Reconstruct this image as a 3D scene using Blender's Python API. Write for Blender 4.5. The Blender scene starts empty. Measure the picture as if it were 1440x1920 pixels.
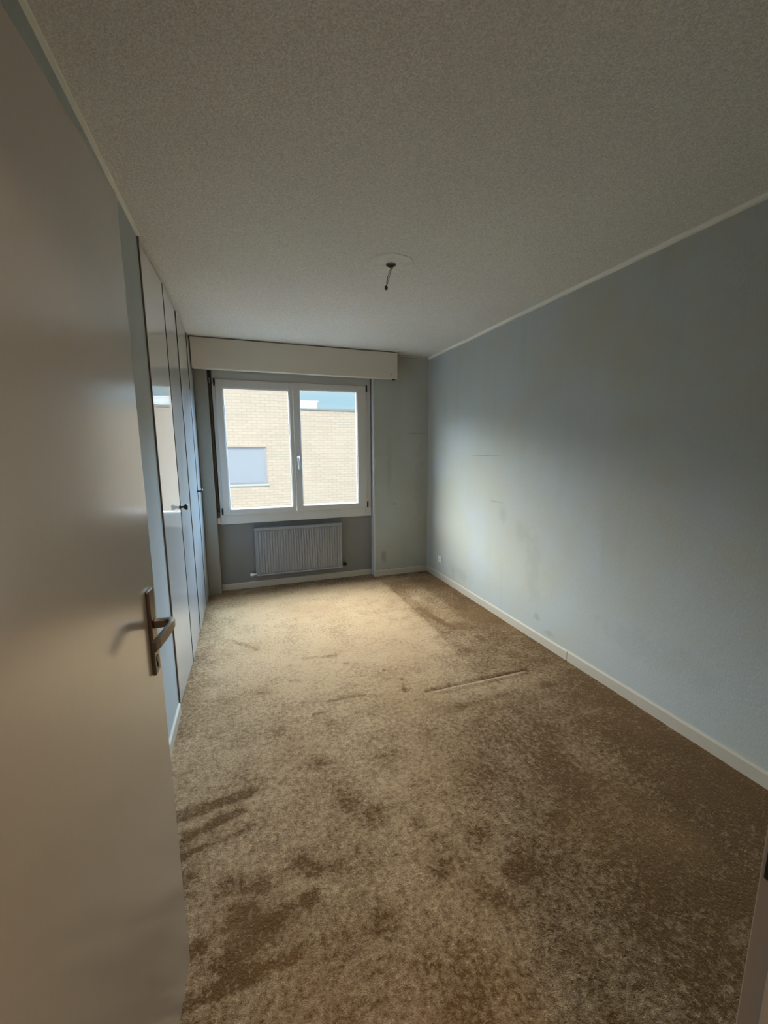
import bpy, bmesh, math, random
from mathutils import Vector, Matrix, noise

# ------------------------------------------------------------------ camera, world, sun, exposure
S = bpy.context.scene
COL = S.collection
IMW, IMH = 1440.0, 1920.0
F_PX, PITCH, YAW, ROLL, CAM_H = 752.78, 0.1544, 0.3419, -0.0051, 1.4421

cd = bpy.data.cameras.new('camera')
cam = bpy.data.objects.new('camera', cd)
COL.objects.link(cam)
fw = Vector((math.sin(YAW)*math.cos(PITCH), math.cos(YAW)*math.cos(PITCH), -math.sin(PITCH)))
rt0 = Vector((math.cos(YAW), -math.sin(YAW), 0.0))
up0 = rt0.cross(fw)
rt = rt0*math.cos(ROLL) + up0*math.sin(ROLL)
up = -rt0*math.sin(ROLL) + up0*math.cos(ROLL)
m = Matrix((rt, up, -fw)).transposed().to_4x4()
m.translation = Vector((0, 0, CAM_H))
cam.matrix_world = m
cd.sensor_fit = 'VERTICAL'
cd.sensor_height = 24.0
cd.lens = 24.0*F_PX/IMH
cd.clip_start = 0.02
cd.clip_end = 200
S.camera = cam

SKY_LOW = (0.54, 0.82, 0.99)      # just above the roofs
SKY_HIGH = (0.90, 0.95, 1.00)     # bright hazy sky higher up on the window side
SKY_BLUE = (0.42, 0.68, 1.00)     # away from the sun
LEFT_GLOW, RIGHT_GLOW = 1.0, 0.6
SKY_HIGH_STRENGTH = 30.0
SUN_STRENGTH = 2.5
HALL_FILL_W = 24.0
EXPOSURE = 0.0

w = bpy.data.worlds.new('sky')
S.world = w
w.use_nodes = True
nt = w.node_tree
nt.nodes.clear()
def wn(t, **k):
    n = nt.nodes.new(t)
    for a, b in k.items(): setattr(n, a, b)
    return n
wo = wn('ShaderNodeOutputWorld'); bg = wn('ShaderNodeBackground'); tc = wn('ShaderNodeTexCoord')
sx = wn('ShaderNodeSeparateXYZ'); nt.links.new(tc.outputs['Generated'], sx.inputs[0])
def wramp(src, a, b, c=0., d=1.):
    x = wn('ShaderNodeMapRange', interpolation_type='SMOOTHSTEP')
    for i_, q in zip((1, 2, 3, 4), (a, b, c, d)): x.inputs[i_].default_value = q
    nt.links.new(src, x.inputs[0]); return x.outputs[0]
def wmul(a, b, op='MULTIPLY'):
    x = wn('ShaderNodeMath', use_clamp=False)
    x.operation = 'ADD' if op == 'ADD_' else op
    for i_, q in enumerate((a, b)):
        if isinstance(q, float): x.inputs[i_].default_value = q
        else: nt.links.new(q, x.inputs[i_])
    return x.outputs[0]
X_, Y_, Z_ = sx.outputs['X'], sx.outputs['Y'], sx.outputs['Z']
front = wramp(Y_, .0, .15, .001)                       # the half of the sky on the window side
upper = wmul(wramp(Z_, .152, .23, 0., 1.35), wramp(Z_, .38, .80, 0., .6), 'ADD_')                             # bright haze above the roofs
left = wmul(wramp(Z_, -.02, .03), wramp(X_, -.2, -.95, 0., .12))   # hazy sun side, low down on the left
right = wmul(wramp(Z_, -.02, .03), wramp(X_, .50, .8))    # clear blue side on the right
mul = wmul(wmul(upper, wmul(wmul(left, LEFT_GLOW), wmul(right, RIGHT_GLOW), 'ADD'), 'ADD'), front)
high = wn('ShaderNodeMix', data_type='RGBA'); nt.links.new(wramp(X_, -.1, .6), high.inputs['Factor'])
high.inputs['A'].default_value = tuple(c*SKY_HIGH_STRENGTH for c in SKY_HIGH) + (1,)
high.inputs['B'].default_value = tuple(c*SKY_HIGH_STRENGTH for c in SKY_BLUE) + (1,)
cl = wn('ShaderNodeTexNoise'); cl.inputs['Scale'].default_value = 5.0; cl.inputs['Detail'].default_value = 5.0
mpw = wn('ShaderNodeMapping'); mpw.inputs['Scale'].default_value = (1, 1, 5)
nt.links.new(tc.outputs['Generated'], mpw.inputs[0]); nt.links.new(mpw.outputs[0], cl.inputs['Vector'])
crw = wn('ShaderNodeMix', data_type='RGBA')
crm = wn('ShaderNodeMapRange'); crm.inputs[1].default_value = .45; crm.inputs[2].default_value = .75; crm.inputs[4].default_value = .5
nt.links.new(cl.outputs['Fac'], crm.inputs[0]); nt.links.new(crm.outputs[0], crw.inputs['Factor'])
crw.inputs['A'].default_value = (*SKY_LOW, 1); crw.inputs['B'].default_value = (0.85, 0.95, 1.0, 1)
mixc = wn('ShaderNodeMix', data_type='RGBA', clamp_factor=False)
nt.links.new(mul, mixc.inputs['Factor']); nt.links.new(crw.outputs['Result'], mixc.inputs['A'])
nt.links.new(high.outputs['Result'], mixc.inputs['B'])
nt.links.new(mixc.outputs['Result'], bg.inputs['Color']); bg.inputs['Strength'].default_value = 1.0
nt.links.new(bg.outputs[0], wo.inputs[0])

sd = bpy.data.lights.new('sun', 'SUN'); sd.energy = SUN_STRENGTH; sd.angle = 0.01; sd.color = (1.0, 0.95, 0.86)
sun = bpy.data.objects.new('sun', sd); COL.objects.link(sun)
sun.rotation_euler = (Vector((0, 0, 1)).rotation_difference(Vector((-0.35, -1.0, 0.75)).normalized())).to_euler()

# window light portal (emits nothing by itself, only guides sampling of the sky)
pd = bpy.data.lights.new('window_portal', 'AREA'); pd.shape = 'RECTANGLE'; pd.size = 1.5; pd.size_y = 1.35
pd.cycles.is_portal = True
po = bpy.data.objects.new('window_portal', pd); COL.objects.link(po)
po.location = (0.59, 4.425, 1.46); po.rotation_euler = (math.radians(-90), 0, 0)

# added weak warm fill light, unseen in the hallway behind the camera
hd = bpy.data.lights.new('hall_fill', 'AREA'); hd.shape = 'DISK'; hd.size = 0.35; hd.energy = HALL_FILL_W; hd.color = (1.0, 0.80, 0.58)
ho = bpy.data.objects.new('hall_fill', hd); COL.objects.link(ho); ho.location = (0.2, -0.9, 2.36)

S.view_settings.view_transform = 'Standard'
S.view_settings.look = 'None'
S.view_settings.gamma = 1.0
S.view_settings.use_curve_mapping = False
S.view_settings.exposure = EXPOSURE
S.cycles.max_bounces = 16
S.cycles.diffuse_bounces = 10
S.cycles.glossy_bounces = 6
S.cycles.transparent_max_bounces = 12
S.cycles.caustics_reflective = False
S.cycles.caustics_refractive = False
S.cycles.sample_clamp_indirect = 25.0
S.cycles.use_denoising = True

# ------------------------------------------------------------------ dimensions (metres)
RX = 2.0524       # right wall
D = 4.2308        # back wall (room face)
D2 = 4.335        # back of the window recess
DO = 4.41         # outer face of the facade wall
H = 2.45
NX0, NX1 = -0.245, 1.387    # window recess left / right
NY = 0.225        # near wall, room face
L0, LT = -0.4216, 0.0114
def lx(y): return L0 + LT*y
WY = 2.318        # where the wall ends and the wardrobe starts

# ------------------------------------------------------------------ helpers
def link(name, bm, mat, parent=None, bevel=0.0, smooth=False, segs=2):
    me = bpy.data.meshes.new(name)
    bmesh.ops.recalc_face_normals(bm, faces=bm.faces)
    bm.to_mesh(me); bm.free()
    o = bpy.data.objects.new(name, me); COL.objects.link(o)
    for mm in (mat if isinstance(mat, (list, tuple)) else [mat]): me.materials.append(mm)
    if parent: o.parent = parent
    if bevel > 0:
        b = o.modifiers.new('bevel', 'BEVEL'); b.width = bevel; b.segments = segs; b.limit_method = 'ANGLE'; b.angle_limit = 0.6
    if smooth:
        for p in me.polygons: p.use_smooth = True
    return o
def box(bm, x0, x1, y0, y1, z0, z1, mi=0):
    vs = [bm.verts.new((x, y, z)) for z in (z0, z1) for y in (y0, y1) for x in (x0, x1)]
    for f in ((0,1,3,2), (4,6,7,5), (0,4,5,1), (2,3,7,6), (0,2,6,4), (1,5,7,3)):
        fc = bm.faces.new([vs[i] for i in f]); fc.material_index = mi
def bx(name, mat, x0, x1, y0, y1, z0, z1, parent=None, bevel=0.0):
    bm = bmesh.new(); box(bm, x0, x1, y0, y1, z0, z1); return link(name, bm, mat, parent, bevel)
def slab(bm, pts, z0, z1):
    a = [bm.verts.new((x, y, z0)) for x, y in pts]; b = [bm.verts.new((x, y, z1)) for x, y in pts]
    bm.faces.new(a[::-1]); bm.faces.new(b)
    n = len(pts)
    for i in range(n): bm.faces.new((a[i], a[(i+1) % n], b[(i+1) % n], b[i]))
def lathe(bm, prof, origin, axis, n=24):
    axis = Vector(axis).normalized(); q = Vector((0, 0, 1)).rotation_difference(axis); origin = Vector(origin)
    rings = []
    for r, h in prof:
        if r < 1e-6: rings.append([bm.verts.new(origin + q @ Vector((0, 0, h)))])
        else: rings.append([bm.verts.new(origin + q @ Vector((r*math.cos(t*2*math.pi/n), r*math.sin(t*2*math.pi/n), h))) for t in range(n)])
    for a, b in zip(rings, rings[1:]):
        for i in range(n):
            j = (i+1) % n
            if len(a) == 1: bm.faces.new((a[0], b[i], b[j]))
            elif len(b) == 1: bm.faces.new((a[i], a[j], b[0]))
            else: bm.faces.new((a[i], a[j], b[j], b[i]))
    for r in (rings[0], rings[-1]):
        if len(r) > 2: bm.faces.new(r)
def tube(bm, pts, r, n=8):
    pts = [Vector(p) for p in pts]; rings = []
    for i, p in enumerate(pts):
        t = (pts[min(i+1, len(pts)-1)] - pts[max(i-1, 0)]).normalized()
        a = t.orthogonal().normalized() if i == 0 else (prev - t*prev.dot(t)).normalized()
        prev = a; b = t.cross(a)
        rings.append([bm.verts.new(p + r*(a*math.cos(k*2*math.pi/n) + b*math.sin(k*2*math.pi/n))) for k in range(n)])
    for a, b in zip(rings, rings[1:]):
        for i in range(n): bm.faces.new((a[i], a[(i+1) % n], b[(i+1) % n], b[i]))
    bm.faces.new(rings[0]); bm.faces.new(rings[-1])
def empty(name, loc, rz=0):
    o = bpy.data.objects.new(name, None); COL.objects.link(o); o.location = loc; o.rotation_euler = (0, 0, rz)
    o.empty_display_size = 0.1
    return o
def tag(o, label=None, cat=None, group=None, kind=None):
    if label: o['label'] = label
    if cat: o['category'] = cat
    if group: o['group'] = group
    if kind: o['kind'] = kind
    return o

# ------------------------------------------------------------------ materials
class N:
    """small node-tree writer"""
    def __init__(s, name):
        s.m = bpy.data.materials.new(name); s.m.use_nodes = True; s.t = s.m.node_tree
        s.p = s.t.nodes['Principled BSDF']; s.out = s.t.nodes['Material Output']
    def n(s, t, **k):
        x = s.t.nodes.new(t)
        for a, b in k.items(): setattr(x, a, b)
        return x
    def l(s, a, b): s.t.links.new(a, b)
    def coord(s): return s.n('ShaderNodeTexCoord').outputs['Object']
    def noise(s, scale, detail=3, vec=None, mapping=None, rough=.5):
        x = s.n('ShaderNodeTexNoise'); x.inputs['Scale'].default_value = scale; x.inputs['Detail'].default_value = detail
        x.inputs['Roughness'].default_value = rough
        v = vec or s.coord()
        if mapping:
            mp = s.n('ShaderNodeMapping'); mp.inputs['Scale'].default_value = mapping; s.l(v, mp.inputs[0]); v = mp.outputs[0]
        s.l(v, x.inputs['Vector']); return x.outputs['Fac']
    def rng(s, v, a, b, c=0., d=1., smooth=True):
        x = s.n('ShaderNodeMapRange'); x.interpolation_type = 'SMOOTHSTEP' if smooth else 'LINEAR'
        for i, q in zip((1, 2, 3, 4), (a, b, c, d)): x.inputs[i].default_value = q
        s.l(v, x.inputs[0]); return x.outputs[0]
    def mix(s, f, a, b):
        x = s.n('ShaderNodeMix', data_type='RGBA')
        for i, q in ((('Factor'), f), ('A', a), ('B', b)):
            if isinstance(q, (int, float)): x.inputs[i].default_value = q
            elif isinstance(q, tuple): x.inputs[i].default_value = (*q[:3], 1)
            else: s.l(q, x.inputs[i])
        return x.outputs['Result']
    def math(s, op, a, b=None, clamp=False):
        x = s.n('ShaderNodeMath', operation=op, use_clamp=clamp)
        for i, q in enumerate((a, b)):
            if q is None: continue
            if isinstance(q, (int, float)): x.inputs[i].default_value = q
            else: s.l(q, x.inputs[i])
        return x.outputs[0]
    def bump(s, h, dist, strength=1.0, normal=None):
        x = s.n('ShaderNodeBump'); x.inputs['Distance'].default_value = dist; x.inputs['Strength'].default_value = strength
        s.l(h, x.inputs['Height'])
        if normal: s.l(normal, x.inputs['Normal'])
        s.l(x.outputs[0], s.p.inputs['Normal']); return x.outputs[0]
    def base(s, c):
        if isinstance(c, tuple): s.p.inputs['Base Color'].default_value = (*c, 1)
        else: s.l(c, s.p.inputs['Base Color'])
    def spot(s, loc, rad, ramp=(1.0, 0.2), wob=0.25):
        """soft elliptical stain of its own shape, in object coordinates: 1 in the middle, 0 outside"""
        mp = s.n('ShaderNodeMapping', vector_type='TEXTURE')
        mp.inputs['Location'].default_value = loc; mp.inputs['Scale'].default_value = rad
        s.l(s.coord(), mp.inputs[0])
        ln = s.n('ShaderNodeVectorMath', operation='LENGTH'); s.l(mp.outputs[0], ln.inputs[0])
        nz = s.noise(14, 3)
        d = s.math('ADD', ln.outputs['Value'], s.math('MULTIPLY', s.math('SUBTRACT', nz, .5), wob*4))
        return s.rng(d, ramp[0], ramp[1], 0., 1.)
def plain(name, c, rough=.5, metal=0., spec=.5, coat=0.):
    s = N(name); s.base(c); s.p.inputs['Roughness'].default_value = rough; s.p.inputs['Metallic'].default_value = metal
    s.p.inputs['Specular IOR Level'].default_value = spec; s.p.inputs['Coat Weight'].default_value = coat
    s.p.inputs['Coat Roughness'].default_value = .05
    return s.m

def wallpaper(name, base, stained, spots):
    s = N(name)
    big = s.noise(1.3, 4, rough=.6)
    col = s.mix(s.rng(big, .35, .6, 0., .85), base, stained)
    streak = s.noise(6, 4, mapping=(1, 1, .12))
    col = s.mix(s.rng(streak, .52, .8, 0., .3), col, tuple(c*.72 for c in base))
    for loc, rad, k, wob in spots:
        col = s.mix(s.math('MULTIPLY', s.spot(loc, rad, wob=wob), k), col, tuple(c*.35 for c in base))
    weave = s.noise(260, 2, mapping=(1, 1, .35))
    col = s.mix(s.rng(weave, .3, .7, 0., .12, False), col, tuple(c*.6 for c in base))
    s.base(col); s.p.inputs['Roughness'].default_value = .75
    h = s.math('ADD', weave, s.math('MULTIPLY', s.noise(45, 3), .8))
    s.bump(h, .0012, .5)
    return s.m
M = {}
WALLC = (0.45, 0.48, 0.47)
M['wall_right'] = wallpaper('grey_blue_wallpaper', WALLC, (0.45, 0.445, 0.365), [
    ((RX, 3.08, 1.385), (.2, .34, .007), .5, .1), ((RX, 2.90, .995), (.2, .15, .006), .5, .1),
    ((RX, 2.80, .90), (.2, .07, .11), .18, .25), ((RX, 2.39, .55), (.2, .12, .40), .13, .5),
    ((RX, 2.33, .19), (.2, .05, .04), .3, .5), ((RX, 2.19, .11), (.2, .08, .025), .25, .5),
    ((RX, 2.55, .80), (.2, .10, .14), .15, .3), ((RX, 3.5, .20), (.2, .30, .10), .2, .35),
    ((RX, 1.4, .35), (.2, .5, .12), .08, .5)])
M['wall_back'] = wallpaper('grey_wallpaper_window_wall', (0.43, 0.45, 0.42), (0.40, 0.40, 0.34), [
    ((1.63, D, .83), (.035, .2, .010), .8, .15), ((1.655, D, .77), (.018, .2, .010), .7, .1),
    ((1.57, D, 1.25), (.05, .2, .45), .22, .3), ((1.50, D, .22), (.05, .2, .12), .45, .3),
    ((1.95, D, 1.0), (.10, .2, .5), .15, .4), ((1.9, D, 1.62), (.16, .2, .014), .3, .3),
    ((1.50, D, .075), (.02, .2, .012), .9, .1), ((1.56, D, .075), (.014, .2, .010), .9, .1)])
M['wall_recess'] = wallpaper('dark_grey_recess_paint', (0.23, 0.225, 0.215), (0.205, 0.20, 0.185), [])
M['wall_left'] = wallpaper('grey_blue_wallpaper_left', WALLC, (0.41, 0.45, 0.45), [])
M['hall'] = plain('hall_paint', (.62, .56, .48), .8)

s = N('stucco_ceiling')
g = s.noise(190, 3, rough=.6); g2 = s.noise(60, 2)
c = s.mix(s.rng(g, .3, .7, 0, 1, False), (.56, .545, .505), (.91, .89, .835))
c = s.mix(s.rng(s.noise(.9, 2), .4, .7, 0., .22), c, (.52, .52, .49))
s.base(c); s.p.inputs['Roughness'].default_value = .9
s.bump(s.math('ADD', g, s.math('MULTIPLY', g2, .7)), .004, .7); M['ceiling'] = s.m
s = N('ceiling_patch_plaster'); c = s.mix(s.rng(s.noise(25, 4), .35, .65), (.66, .645, .60), (.74, .725, .68)); s.base(c); s.p.inputs['Roughness'].default_value = .9
s.bump(s.noise(90, 3), .002, .5); M['patch'] = s.m

s = N('beige_pile_carpet')
at = s.n('ShaderNodeAttribute', attribute_name='lay_light').outputs['Fac']
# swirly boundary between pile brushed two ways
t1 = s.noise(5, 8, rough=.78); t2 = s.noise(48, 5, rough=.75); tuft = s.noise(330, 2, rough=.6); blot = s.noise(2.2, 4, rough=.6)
lay_light = s.math('ADD', at, s.math('MULTIPLY', s.math('SUBTRACT', t1, .5), 1.5))
lay_light = s.math('ADD', lay_light, s.math('MULTIPLY', s.math('SUBTRACT', t2, .5), 2.1))
lay_light = s.math('ADD', lay_light, s.math('MULTIPLY', s.math('SUBTRACT', blot, .5), .35))
f = s.rng(lay_light, .22, .98, 0., 1., False)
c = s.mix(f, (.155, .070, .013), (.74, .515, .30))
c = s.mix(s.rng(tuft, .28, .72, 0., .62, False), c, (.13, .066, .016))
c = s.mix(s.rng(s.noise(120, 2), .55, .8, 0., .45), c, (.60, .50, .38))
c = s.mix(s.rng(s.noise(1.6, 2), .45, .75, 0., .35), c, (.34, .19, .075))
s.base(c); s.p.inputs['Roughness'].default_value = .95; s.p.inputs['Specular IOR Level'].default_value = .15
s.p.inputs['Sheen Weight'].default_value = .15; s.p.inputs['Sheen Roughness'].default_value = .45
s.p.inputs['Sheen Tint'].default_value = (1, .93, .82, 1)
hh = s.math('ADD', s.math('MULTIPLY', tuft, .8), s.math('ADD', s.math('MULTIPLY', t2, 1.2), s.noise(110, 2)))
s.bump(hh, .010, .9); M['carpet'] = s.m

M['trim'] = plain('cream_painted_baseboard', (.52, .465, .375), .45)
M['cove'] = plain('off_white_trim', (.92, .90, .82), .6)
M['bead'] = plain('pale_grey_corner_trim', (.52, .53, .53), .45)
M['white_frame'] = plain('white_window_plastic', (.56, .545, .51), .4)
M['box'] = plain('cream_box_paint', (.64, .59, .50), .5)
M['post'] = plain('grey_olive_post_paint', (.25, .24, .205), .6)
s = N('white_door_lacquer'); s.base((.46, .41, .345)); s.p.inputs['Roughness'].default_value = .36
s.p.inputs['Coat Weight'].default_value = 1.0; s.p.inputs['Coat Roughness'].default_value = .17; s.p.inputs['Coat IOR'].default_value = 1.85
s.bump(s.noise(75, 3, mapping=(1, 1, .5)), .0010, .32); M['door'] = s.m
s = N('white_gloss_wardrobe'); s.base((.62, .605, .575)); s.p.inputs['Roughness'].default_value = .30
s.p.inputs['Coat Weight'].default_value = 1.0; s.p.inputs['Coat Roughness'].default_value = .015; s.p.inputs['Coat IOR'].default_value = 1.5
s.bump(s.noise(2.2, 1, mapping=(1, 1, .6)), .002, .25); M['gloss'] = s.m
s = N('white_satin_wardrobe'); s.base((.60, .60, .60)); s.p.inputs['Roughness'].default_value = .30
s.p.inputs['Coat Weight'].default_value = 1.0; s.p.inputs['Coat Roughness'].default_value = .09
s.bump(s.noise(3.5, 1, mapping=(1, 1, .3)), .003, .4); M['satin'] = s.m
M['dark_gap'] = plain('dark_wood_gap', (.05, .035, .025), .8)
M['side_trim'] = plain('grey_brown_edge', (.16, .13, .10), .6)
M['black'] = plain('black_plastic', (.012, .012, .012), .35)
M['bronze'] = plain('aged_bronze_metal', (.15, .115, .085), .34, .85)
M['bronze_dark'] = plain('dark_bronze_metal', (.05, .035, .025), .4, .6)
M['silver'] = plain('satin_silver_metal', (.62, .62, .63), .3, .9)
M['rad'] = plain('grey_radiator_enamel', (.30, .305, .315), .42)
M['strap'] = plain('brown_webbing_strap', (.10, .075, .05), .9)
M['socket'] = plain('white_socket_plastic', (.78, .78, .74), .4)
M['copper'] = plain('copper_wire', (.42, .26, .14), .4, .6)
M['wire'] = plain('pale_wire_sleeve', (.40, .36, .30), .6)
M['frame_metal'] = plain('grey_door_frame_enamel', (.42, .39, .36), .45)

s = N('window_glass')
s.t.nodes.remove(s.p)
tr = s.n('ShaderNodeBsdfTransparent'); tr.inputs[0].default_value = (.95, .97, .96, 1); gl = s.n('ShaderNodeBsdfGlossy'); gl.inputs['Roughness'].default_value = 0.0
fr = s.n('ShaderNodeFresnel'); s.l(s.rng(s.n('ShaderNodeNewGeometry').outputs['Backfacing'], 0, 1, 1.45, 1/1.45, False), fr.inputs[0]); ms = s.n('ShaderNodeMixShader')
s.l(fr.outputs[0], ms.inputs[0]); s.l(tr.outputs[0], ms.inputs[1]); s.l(gl.outputs[0], ms.inputs[2]); s.l(ms.outputs[0], s.out.inputs[0])
M['glass'] = s.m

s = N('cream_clinker_brick')
mp = s.n('ShaderNodeMapping'); mp.inputs['Rotation'].default_value = (math.radians(90), 0, 0); s.l(s.coord(), mp.inputs[0])
br = s.n('ShaderNodeTexBrick'); s.l(mp.outputs[0], br.inputs['Vector'])
br.inputs['Color1'].default_value = (.83, .635, .51, 1); br.inputs['Color2'].default_value = (.76, .58, .46, 1); br.inputs['Mortar'].default_value = (.62, .50, .42, 1)
br.inputs['Scale'].default_value = 1.0; br.inputs['Mortar Size'].default_value = .009; br.inputs['Mortar Smooth'].default_value = .2
br.inputs['Brick Width'].default_value = .25; br.inputs['Row Height'].default_value = .078; br.inputs['Bias'].default_value = 0.0
s.base(s.mix(s.rng(s.noise(1.2, 3), .4, .7, 0., .25), br.outputs['Color'], (.84, .66, .53))); s.p.inputs['Roughness'].default_value = .9
M['brick'] = s.m
M['coping'] = plain('grey_metal_coping', (.40, .38, .37), .5)
M['roof_white'] = plain('white_roof_render', (.68, .68, .68), .8)
M['shutter'] = plain('pale_aluminium_shutter', (.50, .52, .60), .5)
M['shutter_frame'] = plain('grey_lilac_window_surround', (.52, .50, .56), .6)
M['ext'] = plain('white_exterior_render', (.80, .79, .77), .8)
M['ext_sill'] = plain('light_metal_sill', (.42, .42, .43), .5)
M['ground'] = plain('dark_brown_ground', (.05, .042, .032), .9)  # unseen ground, kept dark so less light bounces onto the bricks

# ------------------------------------------------------------------ room shell
# floor: wall-to-wall pile carpet with brushed and trodden patches, furniture prints and a crease
def seg_d(x, y, ax, ay, bx_, by_):
    dx, dy = bx_-ax, by_-ay; t = max(0, min(1, ((x-ax)*dx+(y-ay)*dy)/(dx*dx+dy*dy+1e-9)))
    return math.hypot(x-ax-t*dx, y-ay-t*dy), t
def sm(a, b, v):
    t = max(0., min(1., (v-a)/(b-a))); return t*t*(3-2*t)
STR = [(-.36, 1.585, -.05, 1.615, .030, .46), (-.27, 1.485, -.07, 1.53, .018, .46), (-.33, 1.40, -.03, 1.45, .014, .46),
       (-.30, .965, .06, .985, .02, .4), (-.02, 1.09, .12, 1.12, .03, .35), (.86, 2.06, .90, 2.20, .012, .35),
       (.40, 2.12, .62, 2.11, .008, .35), (.30, 2.03, .42, 2.03, .008, .35), (.34, 2.66, .56, 2.62, .02, .35),
       (1.47, 3.2, 1.56, 2.72, .03, .30), (1.0, 1.80, 1.5, 1.83, .02, .2), (-.12, 3.1, .05, 2.9, .02, .3)]
SPOTS = [(-.12, 1.24, .035, .6), (-.02, 1.22, .04, .6), (.12, 1.25, .05, .5), (.16, 1.20, .03, .6), (.24, 1.18, .035, .45),
         (.42, 1.33, .05, .45), (-.08, 1.13, .05, .5), (-.06, 1.06, .045, .5), (.0, 1.07, .04, .55), (-.12, 1.02, .04, .5),
         (-.2, 1.09, .03, .5), (.14, 1.11, .035, .5), (.58, 1.05, .05, .35), (.76, 1.12, .04, .4), (.58, 1.24, .03, .4),
         (.84, .95, .05, .45), (.66, .95, .05, .3), (.71, .90, .04, .35), (1.1, 1.05, .06, .35), (.89, 2.19, .02, .35),
         (.88, 2.07, .022, .55), (.82, 2.32, .012, .8), (.26, 1.68, .05, .4), (.60, 1.60, .06, .3), (.10, 1.95, .05, .3),
         (.35, 1.42, .05, .35), (.95, 1.35, .07, .25), (1.3, 1.25, .09, .25), (.05, 2.35, .04, .3)]
random.seed(4)
for _ in range(46):
    SPOTS.append((random.uniform(-.3, 1.9), random.uniform(.8, 2.6), random.uniform(.012, .035), random.uniform(.15, .4)))
def lay_light_at(x, y):
    n1 = noise.noise(Vector((x*2.1, y*2.1, 0))); n2 = noise.noise(Vector((x*6, y*6, 3.)))
    v = .68 + .10*n1 + .10*sm(1.3, 2.2, y)*sm(1.6, .9, x)  # last term paints the floor's brighter light into the pile tone
    # pile brushed towards the window in the middle, trodden the other way along the walls
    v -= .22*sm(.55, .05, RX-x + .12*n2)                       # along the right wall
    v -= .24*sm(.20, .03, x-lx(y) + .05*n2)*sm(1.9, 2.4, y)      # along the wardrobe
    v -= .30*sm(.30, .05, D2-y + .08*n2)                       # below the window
    v += .18*sm(1.9, 2.7, y)*sm(1.42, 1.36, x+.02*n2)*sm(.0, .25, x-lx(y)-.08+.06*n1)*sm(.12, .3, D2-y)
    # print of a removed piece of furniture: straight edge at x = 1.42
    v -= .30*sm(1.405, 1.43, x+.008*n2)*sm(2.62, 2.70, y+.03*n1)*sm(4.05, 3.9, y)
    v += .26*sm(1.50, 1.56, x+.05*n2)*sm(1.80, 1.70, x+.06*n1)*sm(2.75, 2.85, y+.1*n1)*sm(3.75, 3.55, y+.1*n2)
    v -= .18*sm(1.25, 1.40, x+.10*n1)*sm(2.70, 2.60, y)*sm(1.95, 2.05, y)
    v -= .34*sm(.45, 1.5, x+.30*n1)*sm(2.1, 1.5, y)  # darker pile at near right, with the light's falloff painted in
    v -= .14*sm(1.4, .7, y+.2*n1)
    for ax, ay, bx_, by_, r, k in STR:
        if min(ax, bx_)-.1 < x < max(ax, bx_)+.1 and min(ay, by_)-.1 < y < max(ay, by_)+.1:
            d, t = seg_d(x, y, ax, ay, bx_, by_); d += .012*n2 + .008*noise.noise(Vector((x*30, y*30, 9)))
            v -= k*sm(r*1.4, r*.4, d)
    for ax, ay, r, k in SPOTS:
        if abs(x-ax) < .15 and abs(y-ay) < .15:
            d = math.hypot((x-ax)*.8, y-ay) + .35*r*noise.noise(Vector((x*35, y*35, 5)))+.25*r*n2
            v -= .8*k*sm(r*1.5, r*.2, d)
    d, t = seg_d(x, y, .98, 2.015, 1.70, 2.005)
    v -= .75*sm(.014, .004, d)*(1 if (t < .2 or t > .72) else .45)
    if 0.02 < t < .98: v += .3*sm(.02, .008, abs(y-(1.985))) 
    return v
def h_at(x, y):
    h = .0025*noise.noise(Vector((x*9, y*9, 1))) + .0018*noise.noise(Vector((x*28, y*28, 2)))
    d, t = seg_d(x, y, .98, 2.015, 1.70, 2.005); h -= .009*sm(.016, .004, d)
    if 0.02 < t < .98: h += .006*sm(.02, .006, abs(y-1.985))
    for ax, ay, r, k in SPOTS[:29]:
        if abs(x-ax) < .1 and abs(y-ay) < .1: h -= .004*sm(r*1.2, r*.3, math.hypot(x-ax, y-ay))
    return h
FX0, FX1, FY0, FY1 = -.46, RX+.02, -1.75, 4.36
st = .0125
xs = [FX0 + i*st for i in range(int((FX1-FX0)/st)+1)] + [FX1]
ys = [FY0 + i*.1 for i in range(int((.3-FY0)/.1))]
y = ys[-1]+.05
while y < FY1: ys.append(y); y += st
ys.append(FY1)
verts, lay_lights = [], []
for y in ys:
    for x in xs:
        verts.append((x, y, h_at(x, y))); lay_lights.append(lay_light_at(x, y))
nx = len(xs); faces = []
for j in range(len(ys)-1):
    for i in range(nx-1): a = j*nx+i; faces.append((a, a+1, a+1+nx, a+nx))
# underside so the floor has thickness
me = bpy.data.meshes.new('floor'); b0 = len(verts)
for (x, y) in ((FX0, FY0), (FX1, FY0), (FX1, FY1), (FX0, FY1)): verts.append((x, y, -.15)); lay_lights.append(.5)
faces.append((b0+3, b0+2, b0+1, b0))
me.from_pydata(verts, [], faces); me.materials.append(M['carpet'])
at = me.attributes.new('lay_light', 'FLOAT', 'POINT')
for i, v in enumerate(lay_lights): at.data[i].value = v
for p in me.polygons: p.use_smooth = True
fl = bpy.data.objects.new('floor', me); COL.objects.link(fl)
tag(fl, 'worn beige wall-to-wall pile carpet with trodden dark patches and furniture prints', 'floor', kind='structure')

ce = bx('ceiling', M['ceiling'], -1.3, RX+.25, -1.8, D2+.01, H, H+.2)
tag(ce, 'flat off-white stucco ceiling over the whole room', 'ceiling', kind='structure')
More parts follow.
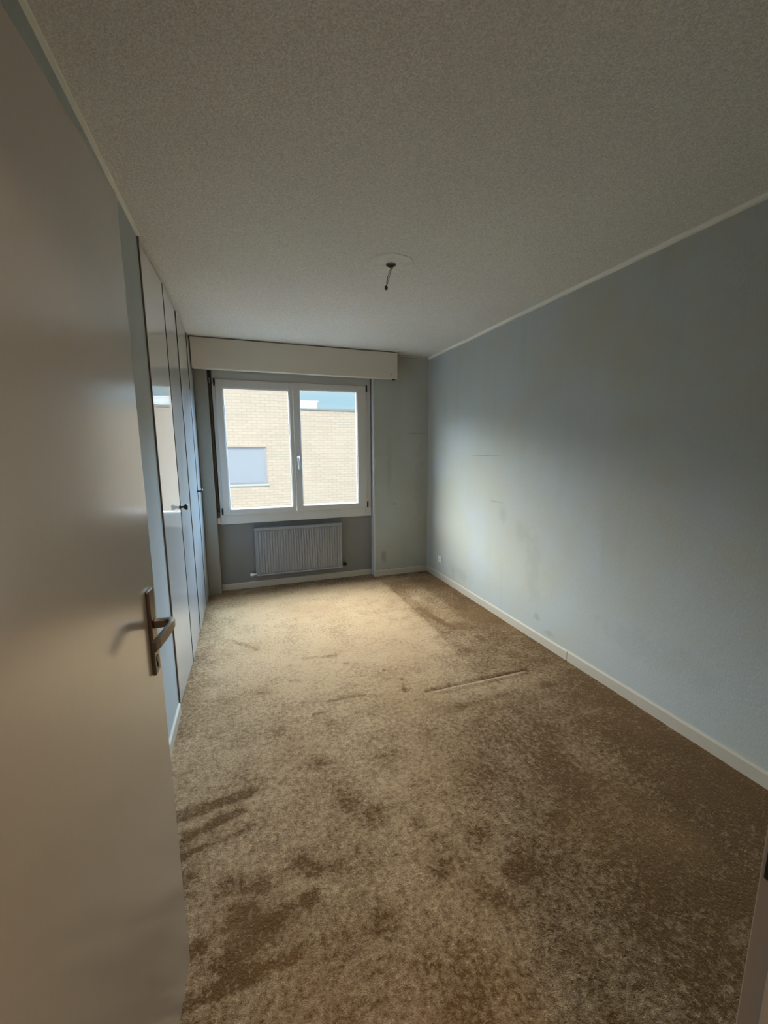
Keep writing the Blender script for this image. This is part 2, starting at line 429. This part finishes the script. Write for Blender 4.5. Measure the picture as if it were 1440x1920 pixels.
# round replastered patch round the lamp outlet
HX, HY = .844, 2.238
bm = bmesh.new(); ring = []; ring2 = []
for i in range(72):
    t = i*2*math.pi/72; r = .128 + .008*noise.noise(Vector((math.cos(t)*2, math.sin(t)*2, 0)))
    ring.append(bm.verts.new((HX+r*math.cos(t), HY+r*math.sin(t), H+.001))); ring2.append(bm.verts.new((HX+(r-.004)*math.cos(t), HY+(r-.004)*math.sin(t), H-.003)))
bm.faces.new(ring2)
for i in range(72): bm.faces.new((ring[i], ring[(i+1) % 72], ring2[(i+1) % 72], ring2[i]))
pt = link('plaster_patch', bm, M['patch'], ce); pt['label'] = 'round smoother replastered patch'

# right wall
tag(bx('wall_right', M['wall_right'], RX, RX+.2, -.1, DO, -.1, H+.05), 'long scuffed grey-blue wallpapered wall on the right', 'wall', kind='structure')
# back wall around the window recess
bm = bmesh.new()
box(bm, NX1, RX+.1, D, DO, -.1, H+.05)                # right of the recess
box(bm, -1.3, NX0-.115, D, DO, -.1, H+.05)            # left, behind the wardrobe
tag(link('wall_back', bm, M['wall_back']), 'stained grey wallpapered strip of wall right of the window', 'wall', kind='structure')
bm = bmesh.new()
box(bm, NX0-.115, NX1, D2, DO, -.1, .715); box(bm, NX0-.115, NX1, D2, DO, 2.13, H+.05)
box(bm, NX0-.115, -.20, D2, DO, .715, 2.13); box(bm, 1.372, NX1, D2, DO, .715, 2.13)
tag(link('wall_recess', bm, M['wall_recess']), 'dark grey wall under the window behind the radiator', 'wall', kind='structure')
# left wall (bare part between door and wardrobe) and the wall behind the wardrobe
bm = bmesh.new(); slab(bm, [(lx(-.0)-.25, 0.0), (lx(0), 0.0), (lx(WY), WY), (lx(WY)-.25, WY)], -.1, H+.05)
tag(link('wall_left', bm, M['wall_left']), 'narrow bare grey-blue wall between the open door and the wardrobe', 'wall', kind='structure')
tag(bx('wall_wardrobe_back', M['hall'], -1.3, -1.1, WY-.2, DO, -.1, H+.05), kind='structure')
# near wall with the doorway the photograph is taken from
JX = .55
bm = bmesh.new(); box(bm, JX+.025, RX+.1, .06, NY, -.1, H+.05); box(bm, -.45, -.31, .06, NY, -.1, H+.05); box(bm, -.31, JX+.025, .06, NY, 2.03, H+.05)
tag(link('wall_near', bm, M['wall_left']), 'wall holding the doorway', 'wall', kind='structure')
# hallway behind
bm = bmesh.new()
box(bm, -1.3, -.95, -1.8, .06, -.1, H+.05); box(bm, 1.45, 1.7, -1.8, .06, -.1, H+.05); box(bm, -1.3, 1.7, -1.95, -1.75, -.1, H+.05)
box(bm, -1.3, -.44, -.02, .06, -.1, H+.05)
tag(link('wall_hall', bm, M['hall']), kind='structure')
tag(bx('floor_hall', M['ground'], -1.3, FX0, -1.8, .06, -.15, .0), kind='structure')

# baseboards
def rail(name, mat, pts, prof_w, z0, z1, side, lab=None):
    """board following a straight line from pts[0] to pts[1]; side is the outward normal in x,y"""
    (x0, y0), (x1, y1) = pts; sx_, sy_ = side
    prof = [(0, z0), (prof_w, z0), (prof_w, z1-.010), (prof_w*.75, z1-.003), (prof_w*.45, z1), (0, z1)]
    bm = bmesh.new()
    a = [bm.verts.new((x0+sx_*u, y0+sy_*u, z)) for u, z in prof]; b = [bm.verts.new((x1+sx_*u, y1+sy_*u, z)) for u, z in prof]
    n = len(prof)
    for i in range(n): bm.faces.new((a[i], a[(i+1) % n], b[(i+1) % n], b[i]))
    bm.faces.new(a[::-1]); bm.faces.new(b)
    o = link(name, bm, mat); tag(o, lab, 'trim' if lab else None, kind='structure'); return o
rail('baseboard_right', M['trim'], ((RX, 2.006), (RX, D)), .012, -.012, .070, (-1, 0), 'far length of cream baseboard along the right wall, up to the joint')
rail('baseboard_right', M['trim'], ((RX, NY), (RX, 2.000)), .013, -.012, .073, (-1, 0), 'near length of cream baseboard along the right wall, before the joint')
rail('baseboard_back', M['trim'], ((NX1+.004, D), (RX-.012, D)), .012, -.012, .068, (0, -1), 'short cream baseboard under the stained wall right of the window')
rail('baseboard_recess', M['trim'], ((NX0+.0, D2), (NX1, D2)), .012, -.012, .064, (0, -1), 'cream baseboard under the radiator')
rail('baseboard_left', M['trim'], ((lx(NY), NY), (lx(WY-.02), WY-.02)), .012, -.012, .062, (1, 0), 'cream baseboard of the bare wall left, next to the wardrobe')
# ceiling trims
rail('trim_1', M['cove'], ((RX, NY), (RX, D)), .020, H-.024, H+.004, (-1, 0), 'thin off-white ceiling strip above the right wall')
rail('trim_2', M['cove'], ((lx(NY), NY), (lx(WY), WY)), .014, H-.016, H+.004, (1, 0), 'thin off-white ceiling strip above the open door')
rail('trim_3', M['bead'], ((1.68, D), (RX-.014, D)), .008, H-.016, H+.002, (0, -1), 'thin grey ceiling strip beside the roller shutter box')
# corner bead of the recess and seam of the far corner
tag(bx('trim_4', M['bead'], NX1-.004, NX1+.013, D-.005, D2-.002, .0, 2.19, bevel=.003), 'pale vertical corner strip along the right side of the window recess', 'trim', kind='structure')
tag(bx('trim_5', M['bead'], RX-.006, RX+.004, D-.006, D+.004, .07, H-.02, bevel=.002), 'thin pale seam in the far right corner', 'trim', kind='structure')
# post between wardrobe and window
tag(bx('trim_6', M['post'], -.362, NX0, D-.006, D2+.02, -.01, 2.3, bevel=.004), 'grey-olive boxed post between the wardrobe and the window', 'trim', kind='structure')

# ------------------------------------------------------------------ window
FY = 4.285   # face of the outer frame
win = empty('window_1', (0.59, FY, .70)); tag(win, 'white two-sash window looking onto a cream brick building', 'window', kind='structure')
bpy.context.view_layer.update()
def wpart(name, bm, mat, parent=win, **k):
    o = link(name, bm, mat, None, **k); o.parent = parent
    # coordinates are given in the world: move them into the parent's space
    o.matrix_parent_inverse = parent.matrix_world.inverted() if parent.type == 'EMPTY' else Matrix.Identity(4)
    return o
def ring_frame(bm, x0, x1, z0, z1, l, r, b, t, y0, y1):
    box(bm, x0, x0+l, y0, y1, z0, z1); box(bm, x1-r, x1, y0, y1, z0, z1)
    box(bm, x0+l, x1-r, y0, y1, z0, z0+b); box(bm, x0+l, x1-r, y0, y1, z1-t, z1)
bm = bmesh.new(); ring_frame(bm, -.212, 1.374, .703, 2.205, .045, .075, .10, .105, FY, FY+.06)
wpart('window_frame', bm, M['white_frame'], bevel=.003)
def sash(x0, x1, z0, z1, l, r, b, t):
    bm = bmesh.new(); ring_frame(bm, x0, x1, z0, z1, l, r, b, t, FY-.016, FY+.045)
    s_ = wpart('sash', bm, M['white_frame'], bevel=.004)
    def child(name, bmm, mat, **k):
        o = link(name, bmm, mat, None, **k); o.parent = s_
        return o
    # glazing bead
    bm = bmesh.new(); ring_frame(bm, x0+l-.002, x1-r+.002, z0+b-.002, z1-t+.002, .010, .010, .010, .010, FY-.006, FY+.03)
    child('glazing_bead', bm, M['white_frame'], bevel=.004)
    bm = bmesh.new(); box(bm, x0+l+.001, x1-r-.001, FY+.018, FY+.022, z0+b, z1-t); child('pane', bm, M['glass'])
    return s_, child
sl, cl_ = sash(-.183, .541, .795, 2.113, .066, .036, .058, .075)
sr, cr_ = sash(.546, 1.318, .795, 2.116, .064, .098, .062, .062)
for ch, x, z in ((cl_, -.190, 2.085), (cl_, -.190, .835), (cr_, 1.325, 2.088), (cr_, 1.325, .835)):
    bm = bmesh.new(); box(bm, x-.007, x+.007, FY-.026, FY-.0005, z-.034, z+.034)
    lathe(bm, [(.009, -.012), (.009, .012)], (x, FY-.02, z), (0, 0, 1), 10)
    h_ = ch('hinge_cover', bm, M['black'], bevel=.002)
bm = bmesh.new(); box(bm, -.197, -.188, FY-.012, FY-.0005, 1.440, 1.485); cl_('latch_plate', bm, M['bead'], bevel=.002)
# handle: rose on the meeting stile and a hanging lever
bm = bmesh.new(); box(bm, .558, .590, FY-.024, FY-.0165, 1.315, 1.385)
hr = cr_('handle_rose', bm, M['silver'], bevel=.005)
bm = bmesh.new(); lathe(bm, [(.010, 0), (.010, .035)], (.574, FY-.024, 1.365), (0, -1, 0), 14)
tube(bm, [(.574, FY-.052, 1.378), (.574, FY-.060, 1.36), (.575, FY-.062, 1.31), (.577, FY-.058, 1.245)], .009, 10)
cr_('handle_lever', bm, M['silver'], bevel=.002)
# outside: shutter guides, reveal lining and sill
bm = bmesh.new(); box(bm, -.21, -.20+.055, 4.348, DO+.01, .74, 2.13); box(bm, 1.29, 1.372, 4.348, DO+.01, .74, 2.13)
wpart('outer_reveal', bm, M['ext'])
bm = bmesh.new(); slab(bm, [(-.21, 4.346), (1.372, 4.346), (1.372, DO+.05), (-.21, DO+.05)], .70, .80)
wpart('outer_sill', bm, M['ext_sill'])
bm = bmesh.new(); box(bm, -.21, 1.372, 4.38, DO, 2.10, 2.14); wpart('shutter_slot', bm, M['ext'])

# roller shutter box above the window
sb = empty('roller_shutter_box', (.65, 4.10, 2.173)); tag(sb, 'long cream shutter box under the ceiling above the window', 'shutter box')
bpy.context.view_layer.update()
bm = bmesh.new(); box(bm, -.358, 1.618, 4.098, 4.112, 2.176, H-.010); wpart('front_panel', bm, M['box'], sb, bevel=.004)
bm = bmesh.new(); box(bm, -.358, 1.618, 4.113, D-.0075, 2.186, 2.200); wpart('bottom_panel', bm, M['box'], sb, bevel=.003)
bm = bmesh.new(); box(bm, 1.605, 1.618, 4.113, D-.001, 2.2005, H-.012); wpart('end_panel', bm, M['box'], sb)
bm = bmesh.new(); lathe(bm, [(.0, .008), (.004, .006), (.006, .0)], (1.545, 4.098, 2.222), (0, -1, 0), 12); wpart('screw', bm, M['bronze'], sb)
bm = bmesh.new(); box(bm, 1.575, 1.600, 4.12, 4.15, 2.168, 2.1858); wpart('catch', bm, M['black'], sb, bevel=.003)

# shutter strap with its winder in the gap left of the window
stp = empty('shutter_strap', (-.228, 4.30, .72)); tag(stp, 'brown shutter strap hanging between the post and the window', 'strap')
bpy.context.view_layer.update()
bm = bmesh.new()
N_ = 30
prev = None
for i in range(N_+1):
    z = .84 + (2.09-.84)*i/N_; yy = 4.290 + .004*math.sin(i*.5)
    r = [bm.verts.new((-.2375, yy, z)), bm.verts.new((-.2215, yy, z)), bm.verts.new((-.2215, yy+.003, z)), bm.verts.new((-.2375, yy+.003, z))]
    if prev:
        for k in range(4): bm.faces.new((prev[k], prev[(k+1) % 4], r[(k+1) % 4], r[k]))
    else: bm.faces.new(r[::-1])
    prev = r
bm.faces.new(prev); wpart('strap', bm, M['strap'], stp)
bm = bmesh.new(); box(bm, -.244, -.213, 4.262, 4.334, .715, .778); wpart('winder_box', bm, M['white_frame'], stp, bevel=.005)
bm = bmesh.new(); box(bm, -.241, -.216, 4.275, 4.334, .7785, .84); wpart('strap_guide', bm, M['strap'], stp, bevel=.004)
bm = bmesh.new(); box(bm, -.244, -.213, 4.28, 4.334, 2.09, 2.185); wpart('slot_mouth', bm, M['black'], stp)
bm = bmesh.new(); lathe(bm, [(.006, 0), (.006, .05)], (-.229, 4.272, 2.07), (0, 0, 1), 12); wpart('guide_roller', bm, M['silver'], stp)
for o in stp.children: pass

# ------------------------------------------------------------------ radiator
rad = empty('radiator', (.56, 4.29, .12)); tag(rad, 'grey ribbed panel radiator under the window', 'radiator')
bpy.context.view_layer.update()
RX0, RX1, RZ0, RZ1, RYF, RYB = .098, 1.022, .135, .648, 4.250, 4.312
bm = bmesh.new(); prof = []
NR = 33; pitch = (RX1-RX0-.02)/NR
for i in range(NR):
    xa = RX0+.01+i*pitch
    prof += [(xa, RYF+.011), (xa+pitch*.22, RYF+.011), (xa+pitch*.40, RYF), (xa+pitch*.82, RYF)]
prof.append((RX1-.01, RYF+.011))
rows = []
for z, dy in ((RZ0+.022, .008), (RZ0+.034, 0), (RZ1-.040, 0), (RZ1-.028, .008)):
    rows.append([bm.verts.new((x, min(y_+dy, RYF+.012), z)) for x, y_ in prof])
for a, b in zip(rows, rows[1:]):
    for i in range(len(prof)-1): bm.faces.new((a[i], a[i+1], b[i+1], b[i]))
box(bm, RX0+.005, RX1-.005, RYF+.012, RYF+.020, RZ0+.01, RZ1-.01)
wpart('front_panel', bm, M['rad'], rad)
for za, zb in ((RZ1-.0275, RZ1-.012), (RZ0+.004, RZ0+.0215)):
    bm = bmesh.new(); box(bm, RX0+.004, RX1-.004, RYF-.002, RYF+.0115, za, zb); wpart('rail', bm, M['rad'], rad, bevel=.003)
bm = bmesh.new(); box(bm, RX0, RX1, RYF-.004, RYB, RZ1-.0115, RZ1)
wpart('top_cover', bm, M['rad'], rad, bevel=.003)
for xa in (RX0, RX1-.003):
    bm = bmesh.new(); box(bm, xa, xa+.003, RYF+.0125, RYB, RZ0+.02, RZ1-.012); wpart('side_cover', bm, M['rad'], rad)
bm = bmesh.new(); box(bm, RX0+.02, RX1-.02, RYB-.012, RYB-.002, RZ0+.01, RZ1-.02); wpart('rear_panel', bm, M['rad'], rad)
bm = bmesh.new(); lathe(bm, [(.010, -.02), (.010, .02), (.014, .022), (.017, .028), (.017, .052), (.012, .058), (0, .060)], (.095, 4.275, .158), (-1, 0, -.05), 18)
v_ = wpart('thermostat_valve', bm, M['socket'], rad, smooth=False); v_['label'] = 'white valve knob'
bm = bmesh.new(); tube(bm, [(.088, 4.275, .158), (.080, 4.30, .155), (.080, 4.34, .15)], .009, 10); wpart('pipe', bm, M['rad'], rad)
bm = bmesh.new(); lathe(bm, [(.010, -.01), (.010, .012), (.016, .014), (.016, .034), (.010, .038), (0, .039)], (1.035, 4.275, .168), (1, 0, 0), 16)
tube(bm, [(1.05, 4.28, .168), (1.055, 4.30, .165), (1.055, 4.34, .16)], .009, 10)
v_ = wpart('return_valve', bm, M['bronze_dark'], rad); v_['label'] = 'dark return valve'
for x in (.25, .87):
    bm = bmesh.new(); box(bm, x-.012, x+.012, RYB-.0015, D2+.004, .2, .6); wpart('wall_bracket', bm, M['rad'], rad)

# ------------------------------------------------------------------ built-in wardrobe
rz = -math.atan(LT)
wd = empty('built_in_wardrobe', (lx(WY)-.012, WY, 0), rz); tag(wd, 'floor-to-ceiling white gloss built-in wardrobe on the left wall', 'wardrobe')
# local frame: x towards the room, y along the front towards the window (0 at the near end), z up
WT = 1.88
def wp(name, bm, mat, parent=wd, **k): return link(name, bm, mat, parent, **k)
bm = bmesh.new(); box(bm, -.66, -.024, .012, .03, .0, H-.004); box(bm, -.66, -.024, WT-.02, WT, .0, H-.004)
box(bm, -.66, -.64, .03, WT-.02, 0, H-.004); box(bm, -.64, -.024, .03, WT-.02, .012, .05); box(bm, -.64, -.024, .03, WT-.02, H-.05, H-.004)
wp('carcass', bm, M['dark_gap'])
bm = bmesh.new(); box(bm, -.022, .019, .0005, .010, .004, H-.006); wp('side_trim', bm, M['side_trim'])
def wdoor(y0, y1, x0, ang, mat, knob):
    bmm = bmesh.new(); box(bmm, -.020, 0, 0, y1-y0, .012, H-.022)
    o = link('door', bmm, [mat, M['dark_gap']], wd, bevel=.002); o.location = (x0, y0, 0)
    for p in o.data.polygons:
        if p.normal.y < -.9: p.material_index = 1; o.rotation_euler = (0, 0, -ang)
    if knob:
        kb = bmesh.new(); lathe(kb, [(.012, 0), (.012, .004), (.007, .009), (.007, .022), (.016, .030), (.021, .038), (.018, .046), (0, .049)], (0, y1-y0-.022, 1.085), (1, 0, 0), 20)
        k_ = link('knob', kb, M['black'], o, smooth=True); k_['label'] = 'small black round knob'
    return o
wdoor(.0125, .535, .010, .026, M['gloss'], True)
wdoor(.545, 1.045, .0265, -.014, M['satin'], False)
wdoor(1.050, 1.600, .0245, -.010, M['satin'], True)
wdoor(1.606, WT, .0235, -.006, M['satin'], False)

# ------------------------------------------------------------------ the open room door
a = .07
ex, ey = -.207, 1.040                 # free edge of the leaf on the room side
ly = ey - .245
hx, hy = ex - a*ly, ey - ly
dr = empty('door_1', (hx, hy, 0), -math.atan(a)); tag(dr, 'open off-white room door at the left with a bronze lever handle', 'door', kind='structure')
DL = math.hypot(ex-hx, ey-hy)
bm = bmesh.new(); box(bm, -.040, 0, 0, DL, .050, 1.962)
link('door_leaf', bm, M['door'], dr, bevel=.002)
py = DL - .055
bm = bmesh.new(); box(bm, .0003, .008, py-.0185, py+.0185, .938, 1.136)
pl = link('handle_plate', bm, M['bronze'], dr, bevel=.0025); pl['label'] = 'long bronze handle plate'
bm = bmesh.new(); lathe(bm, [(.0085, 0), (.0085, .0012)], (.0082, py, .972), (1, 0, 0), 16); box(bm, .0083, .0096, py-.003, py+.003, .952, .972)
link('keyhole', bm, M['black'], pl)
# lever: square neck coming out of the plate, then a flat bar bent back towards the hinge
bm = bmesh.new()
def ext(bm, secs):
    rings = [[bm.verts.new(p) for p in s_] for s_ in secs]
    for A, B in zip(rings, rings[1:]):
        for i in range(4): bm.faces.new((A[i], A[(i+1) % 4], B[(i+1) % 4], B[i]))
    bm.faces.new(rings[0][::-1]); bm.faces.new(rings[-1])
zc = 1.056
def sec(x, y, ux, uy, w_, h_, z=zc):
    # rectangular section: w_ across the bar in the xy plane, h_ high
    return [(x-ux*w_/2, y-uy*w_/2, z-h_/2), (x+ux*w_/2, y+uy*w_/2, z-h_/2), (x+ux*w_/2, y+uy*w_/2, z+h_/2), (x-ux*w_/2, y-uy*w_/2, z+h_/2)]
ext(bm, [sec(.008, py, 0, 1, .016, .020), sec(.030, py, 0, 1, .015, .019), sec(.040, py-.001, .35, .94, .017, .019),
         sec(.047, py-.010, .8, .6, .014, .020), sec(.048, py-.025, 1, .1, .010, .021), sec(.045, py-.060, 1, .0, .009, .023, zc-.001),
         sec(.040, py-.100, 1, 0, .009, .024, zc-.002), sec(.036, py-.118, 1, 0, .008, .023, zc-.003)])
link('lever_handle', bm, M['bronze'], dr, bevel=.002)

# door frame jamb at the right with its strike plate
tag_j = empty('door_frame', (JX, .19, 0)); tag(tag_j, 'grey enamelled door frame jamb at the lower right edge', 'door frame', kind='structure')
tag_j.name = 'trim_7'
bpy.context.view_layer.update()
bm = bmesh.new()
slab(bm, [(JX+.0, NY+.006), (JX+.0, .2055), (JX-.014, .2055), (JX-.014, .055), (JX+.024, .055), (JX+.024, NY+.0005), (JX+.06, NY+.0005), (JX+.06, NY+.006)], -.01, 2.03)
wpart('jamb', bm, M['frame_metal'], tag_j, bevel=.0015)
bm = bmesh.new(); box(bm, JX-.0015, JX-.0002, .2065, .2265, .946, 1.15); o = wpart('strike_plate', bm, M['black'], tag_j, bevel=.0005); o['label'] = 'dark strike plate'
bm = bmesh.new(); slab(bm, [(-.32, .055), (-.29, .055), (-.29, .20), (-.32, .20)], -.01, 2.03); wpart('jamb', bm, M['frame_metal'], tag_j)
bm = bmesh.new(); box(bm, -.289, JX-.015, .055, .18, 1.995, 2.03); wpart('head', bm, M['frame_metal'], tag_j)

# ------------------------------------------------------------------ socket, lamp wire
so = empty('wall_socket', (RX, 3.893, .225)); tag(so, 'small white wall socket low on the right wall near the corner', 'socket')
bm = bmesh.new(); box(bm, -.009, .0, -.040, .040, -.034, .034); link('cover_plate', bm, M['socket'], so, bevel=.004)
bm = bmesh.new(); lathe(bm, [(.021, 0), (.021, .003), (.018, .003), (.018, .001), (0, .001)], (-.0092, 0, 0), (-1, 0, 0), 24); link('insert', bm, M['socket'], so)
bm = bmesh.new()
for dy, dz in ((-.009, 0), (.009, 0), (0, -.007)): lathe(bm, [(.0027, 0), (.0027, .0008)], (-.0104, dy, dz), (-1, 0, 0), 10)
link('pin_hole', bm, M['black'], so)

lw = empty('ceiling_lamp_wire', (HX, HY, H-.003)); tag(lw, 'bare twisted lamp wires hanging from the ceiling outlet', 'wire')
bm = bmesh.new(); lathe(bm, [(.028, -.0002), (.028, -.003), (.022, -.006), (.021, -.002), (.021, -.0004)], (0, 0, 0), (0, 0, 1), 28)
o = link('outlet_ring', bm, M['bronze'], lw)
bm = bmesh.new(); lathe(bm, [(.0205, -.0003), (.0205, -.0035), (0, -.0038)], (-.0, 0, 0), (0, 0, 1), 24); link('outlet_hole', bm, M['black'], lw)
bm = bmesh.new(); tube(bm, [(.0, 0, -.003), (.003, 0, -.016), (.010, 0, -.020), (.013, 0, -.013), (.010, 0, -.007)], .0016, 8); link('hook', bm, M['bronze'], lw)
for k in range(3):
    pts = []
    for i in range(25):
        t = i/24; ph = t*9 + k*2.094; r = .0040*(math.sin(t*math.pi)*1.4+.25)
        pts.append((.004 - .032*t + r*math.cos(ph), r*math.sin(ph), -.004 - .112*t))
    bm = bmesh.new(); tube(bm, pts, .0014, 6); o = link('wire_strand', bm, M[('copper', 'wire', 'bronze_dark')[k]], lw)
bm = bmesh.new(); lathe(bm, [(0, 0), (.006, .001), (.0085, .006), (.0085, .016), (.006, .021), (0, .022)], (-.028, 0, -.134), (0, 0, 1), 16); link('terminal_block', bm, M['black'], lw)

# ------------------------------------------------------------------ outside
tag(bx('ground', M['ground'], -30, 30, DO, 60, -8.2, -8.0), kind='structure')
FB = 12.0
bd = empty('brick_building', (1.6, FB, -8)); tag(bd, 'cream brick building across the way with a flat roof', 'building')
bpy.context.view_layer.update()
bm = bmesh.new(); box(bm, -9, 1.58, FB, FB+9, -8, 3.45)
# opening of the window: inset recess made of four pieces instead of a solid face
bm.free(); bm = bmesh.new()
bx0, bx1, bz0, bz1 = -.46, .73, .50, 1.535
box(bm, -2.2, bx0, FB, FB+9, -8, 3.45); box(bm, bx1, 1.58, FB, FB+9, -8, 3.45); box(bm, bx0, bx1, FB, FB+9, -8, bz0); box(bm, bx0, bx1, FB, FB+9, bz1, 3.45); box(bm, bx0, bx1, FB+.2, FB+9, bz0, bz1)
wpart('tall_block', bm, M['brick'], bd)
bm = bmesh.new(); box(bm, 1.581, 12, FB+.02, FB+9, -8, 2.585); wpart('low_wing', bm, M['brick'], bd)
bm = bmesh.new(); box(bm, 1.582, 12.05, FB-.02, FB+9.05, 2.586, 2.635); wpart('coping', bm, M['coping'], bd)
bm = bmesh.new(); box(bm, 1.583, 2.40, FB+1.0, FB+4, 2.636, 2.93); box(bm, 1.583, 2.43, FB+.95, FB+4.05, 2.931, 2.965); wpart('roof_box', bm, M['roof_white'], bd)
wf = bmesh.new(); ring_frame(wf, bx0, bx1, bz0, bz1, .05, .05, .06, .05, FB+.06, FB+.14); w_ = wpart('window', wf, M['shutter_frame'], bd)
wf = bmesh.new(); n = 22
for i in range(n):
    z0 = bz0+.06+(bz1-bz0-.11)*i/n; z1 = bz0+.06+(bz1-bz0-.11)*(i+.93)/n
    box(wf, bx0+.05, bx1-.05, FB+.09, FB+.11, z0, z1)
box(wf, bx0+.05, bx1-.05, FB+.1, FB+.12, bz0+.06, bz1-.05)
o = link('shutter', wf, M['shutter'], w_)
wf = bmesh.new(); box(wf, bx0-.03, bx1+.04, FB-.05, FB+.06, bz0-.06, bz0); link('sill', wf, M['roof_white'], w_)
